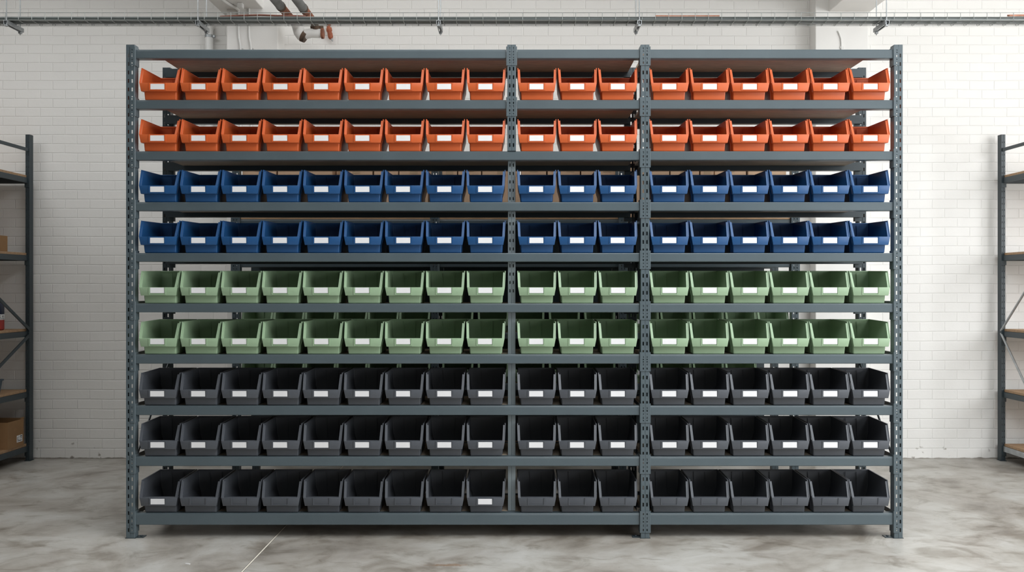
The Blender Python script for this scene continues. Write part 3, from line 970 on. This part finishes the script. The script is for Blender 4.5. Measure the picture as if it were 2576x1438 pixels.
tube(bm, [(-.006, 0, .02), (-.006, 0, -.005), (-.002, 0, -.012), (.001, 0, -.030), (.002, 0, -.040), (.006, 0, -.052), (.010, 0, -.075), (.011, 0, -.086), (.012, 0, -.092)], [.012, .013, .021, .0215, .016, .0185, .0185, .014, .008], 18)
link('body', bm, M['rust_orange'], vv, smooth=True)
bm = new_bm(); tube(bm, [(.012, 0, -.085), (.020, -.002, -.092), (.026, -.002, -.108)], [.006, .007, .004], 10); link('spindle', bm, M['galv'], vv, smooth=True)
bm = new_bm(); tube(bm, [(-.006, 0, .016), (-.006, .012, .024), (-.006, WY - 2.10 - .001, .024)], .010, 12); link('wall_stub', bm, M['rust'], vv, smooth=True)

# white downpipe left of the pillar, with its clip
dp = empty('downpipe', (-2.252, 2.10, 2.2), 'thick white vertical pipe on the brick wall left of the white pillar', 'pipe')
bm = new_bm()
tube(bm, [(0, .044, .02), (0, .02, .02), (0, .004, .035), (0, 0, .07), (0, 0, .955), (0, .004, .985), (0, .02, 1.0), (0, .044, 1.0)], .029, 24)
link('pipe', bm, M['white_gloss'], dp, smooth=True)
bm = new_bm(); tube(bm, [(0, 0, .915), (0, 0, .935)], .031, 24); box(bm, .028, .045, -.008, .008, .915, .935, .002); link('pipe_clip', bm, M['galv'], dp, smooth=True)

# conduits
PF = WY - 0.195
def conduit(name, pts, r, label, clip=None, group=None):
    o = empty(name, pts[0], label, 'conduit', group)
    bm = new_bm(); tube(bm, [Vector(p) - Vector(pts[0]) for p in pts], r, 12); link('tube', bm, M['white_gloss'], o, smooth=True)
    for c in clip or ():
        c = Vector(c) - Vector(pts[0])
        bm = new_bm(); box(bm, c.x - r - .005, c.x + r + .012, c.y - .002, c.y + r + .004, c.z - .008, c.z + .008, .002); link('clip', bm, M['white_gloss'], o)
    return o
for x, lb in ((-1.972, 'thin white conduit on the left pillar, left one of its pair'), (-1.896, 'thin white conduit on the left pillar, right one of its pair')):
    y = PF - .009
    conduit('wall_conduit', [(x, y, 2.30), (x, y, 2.995), (x - .004, y, 3.03), (x - .012, y, 3.07), (x - .014, y, 3.12), (x - .014, y, 3.281)], .0075, lb, [(x, y, 3.0)], 'conduits on the left pillar')
y = WY - .13 - .006
conduit('wall_conduit', [(2.386, y, 2.30), (2.386, y, 3.05), (2.383, y, 3.085), (2.370, y, 3.12), (2.362, y, 3.14)], .0055, 'thin white conduit on the right pillar', [(2.386, y, 3.02)])
conduit('ceiling_conduit', [(-2.026, YF + .01, 3.270), (-2.026, 1.72, 3.270), (-2.010, 1.82, 3.271), (-1.988, 1.90, 3.271), (-1.985, 1.945, 3.271)], .0105, 'white conduit clipped along the underside of the left ceiling beam', [(-2.026, 1.55, 3.268)])
bm = new_bm(); box(bm, -1.955, -1.918, 1.800, 1.848, 3.250, 3.2815, .004, 2)
jb = empty('junction_box', (0, 0, 0), 'small white junction box under the left ceiling beam', 'junction box')
link('box_body', bm, M['white_gloss'], jb)
bm = new_bm(); box(bm, -1.953, -1.920, 1.802, 1.846, 3.247, 3.250, .001); link('lid', bm, M['white_gloss'], jb)
jb.location = (0, 0, 0)

# litter on the slab
bm = new_bm(); prism(bm, [(-1.5 - .012, -.43), (-1.5 + .012, -.438), (-1.5 + .013, -.432), (-1.5 - .010, -.424)], 'z', .0002, .0025)
tag(link('paper_scrap', bm, M['paper']), 'tiny white paper scrap lying on the concrete floor left of the joint', 'scrap')

# ------------------------------------------------------------------ daylight and added fill lamps
def area(name, loc, rot, sx, sy, power, col, spread=180):
    l = bpy.data.lights.new(name, 'AREA')
    l.shape = 'RECTANGLE'; l.size = sx; l.size_y = sy
    l.energy = power; l.color = col
    l.spread = math.radians(spread)
    o = bpy.data.objects.new(name, l)
    COL.objects.link(o)
    o.location = loc; o.rotation_euler = rot
    o['kind'] = 'helper'
    return o
PW = [125, 145, 80]
for i, (a, b) in enumerate(WINS):
    area('daylight_window_%d' % (i + 1), (XR + .10, (a + b) / 2, (WZ0 + WZ1) / 2), (0, math.radians(90), 0), WZ1 - WZ0, b - a, PW[i], (0.98, 0.99, 1.0))
area('daylight_window_4', ((SKY[0] + SKY[1]) / 2, (SKY[2] + SKY[3]) / 2, ZC + .10), (0, 0, 0), SKY[1] - SKY[0], SKY[3] - SKY[2], 292, (0.95, 0.98, 1.0))
for i, (a, b, p) in enumerate(GLOSS_WIN):
    area('daylight_window_%d' % (6 + i), ((a + b) / 2, YF - .10, (FZ0 + FZ1) / 2), (math.radians(90), 0, 0), b - a, FZ1 - FZ0, p, (0.96, 0.985, 1.0))  # added lamp, gives the right-hand beams their gloss
area('daylight_window_5', ((WALL_FILL[0] + WALL_FILL[1]) / 2, (WALL_FILL[2] + WALL_FILL[3]) / 2, ZC + .10), (0, 0, 0), WALL_FILL[1] - WALL_FILL[0], WALL_FILL[3] - WALL_FILL[2], 90, (0.98, 0.985, 0.98))  # added lamp, lifts the left brick wall

w = bpy.data.worlds.new('World')
SC.world = w
w.use_nodes = True
bg = w.node_tree.nodes['Background']
bg.inputs['Color'].default_value = (0.85, 0.92, 1.0, 1)
bg.inputs['Strength'].default_value = 0.6

# ------------------------------------------------------------------ camera
cam = bpy.data.cameras.new('camera')
cam.sensor_fit = 'HORIZONTAL'
cam.sensor_width = 36.0
cam.lens = 36.0 * F / 2576.0
cam.shift_x = -5.0 / 2576.0
cam.shift_y = 5.0 / 2576.0
cam.clip_start = 0.05
co = bpy.data.objects.new('camera', cam)
COL.objects.link(co)
co.location = (0, CAMY, CAMZ)
co.rotation_euler = (math.radians(90), 0, 0)
SC.camera = co

SC.view_settings.view_transform = 'Standard'
SC.view_settings.look = 'None'
SC.view_settings.exposure = 0.08
SC.view_settings.gamma = 1.0
SC.view_settings.use_curve_mapping = False
SC.cycles.max_bounces = 6
SC.cycles.diffuse_bounces = 4
SC.cycles.glossy_bounces = 3
SC.cycles.sample_clamp_indirect = 4.0
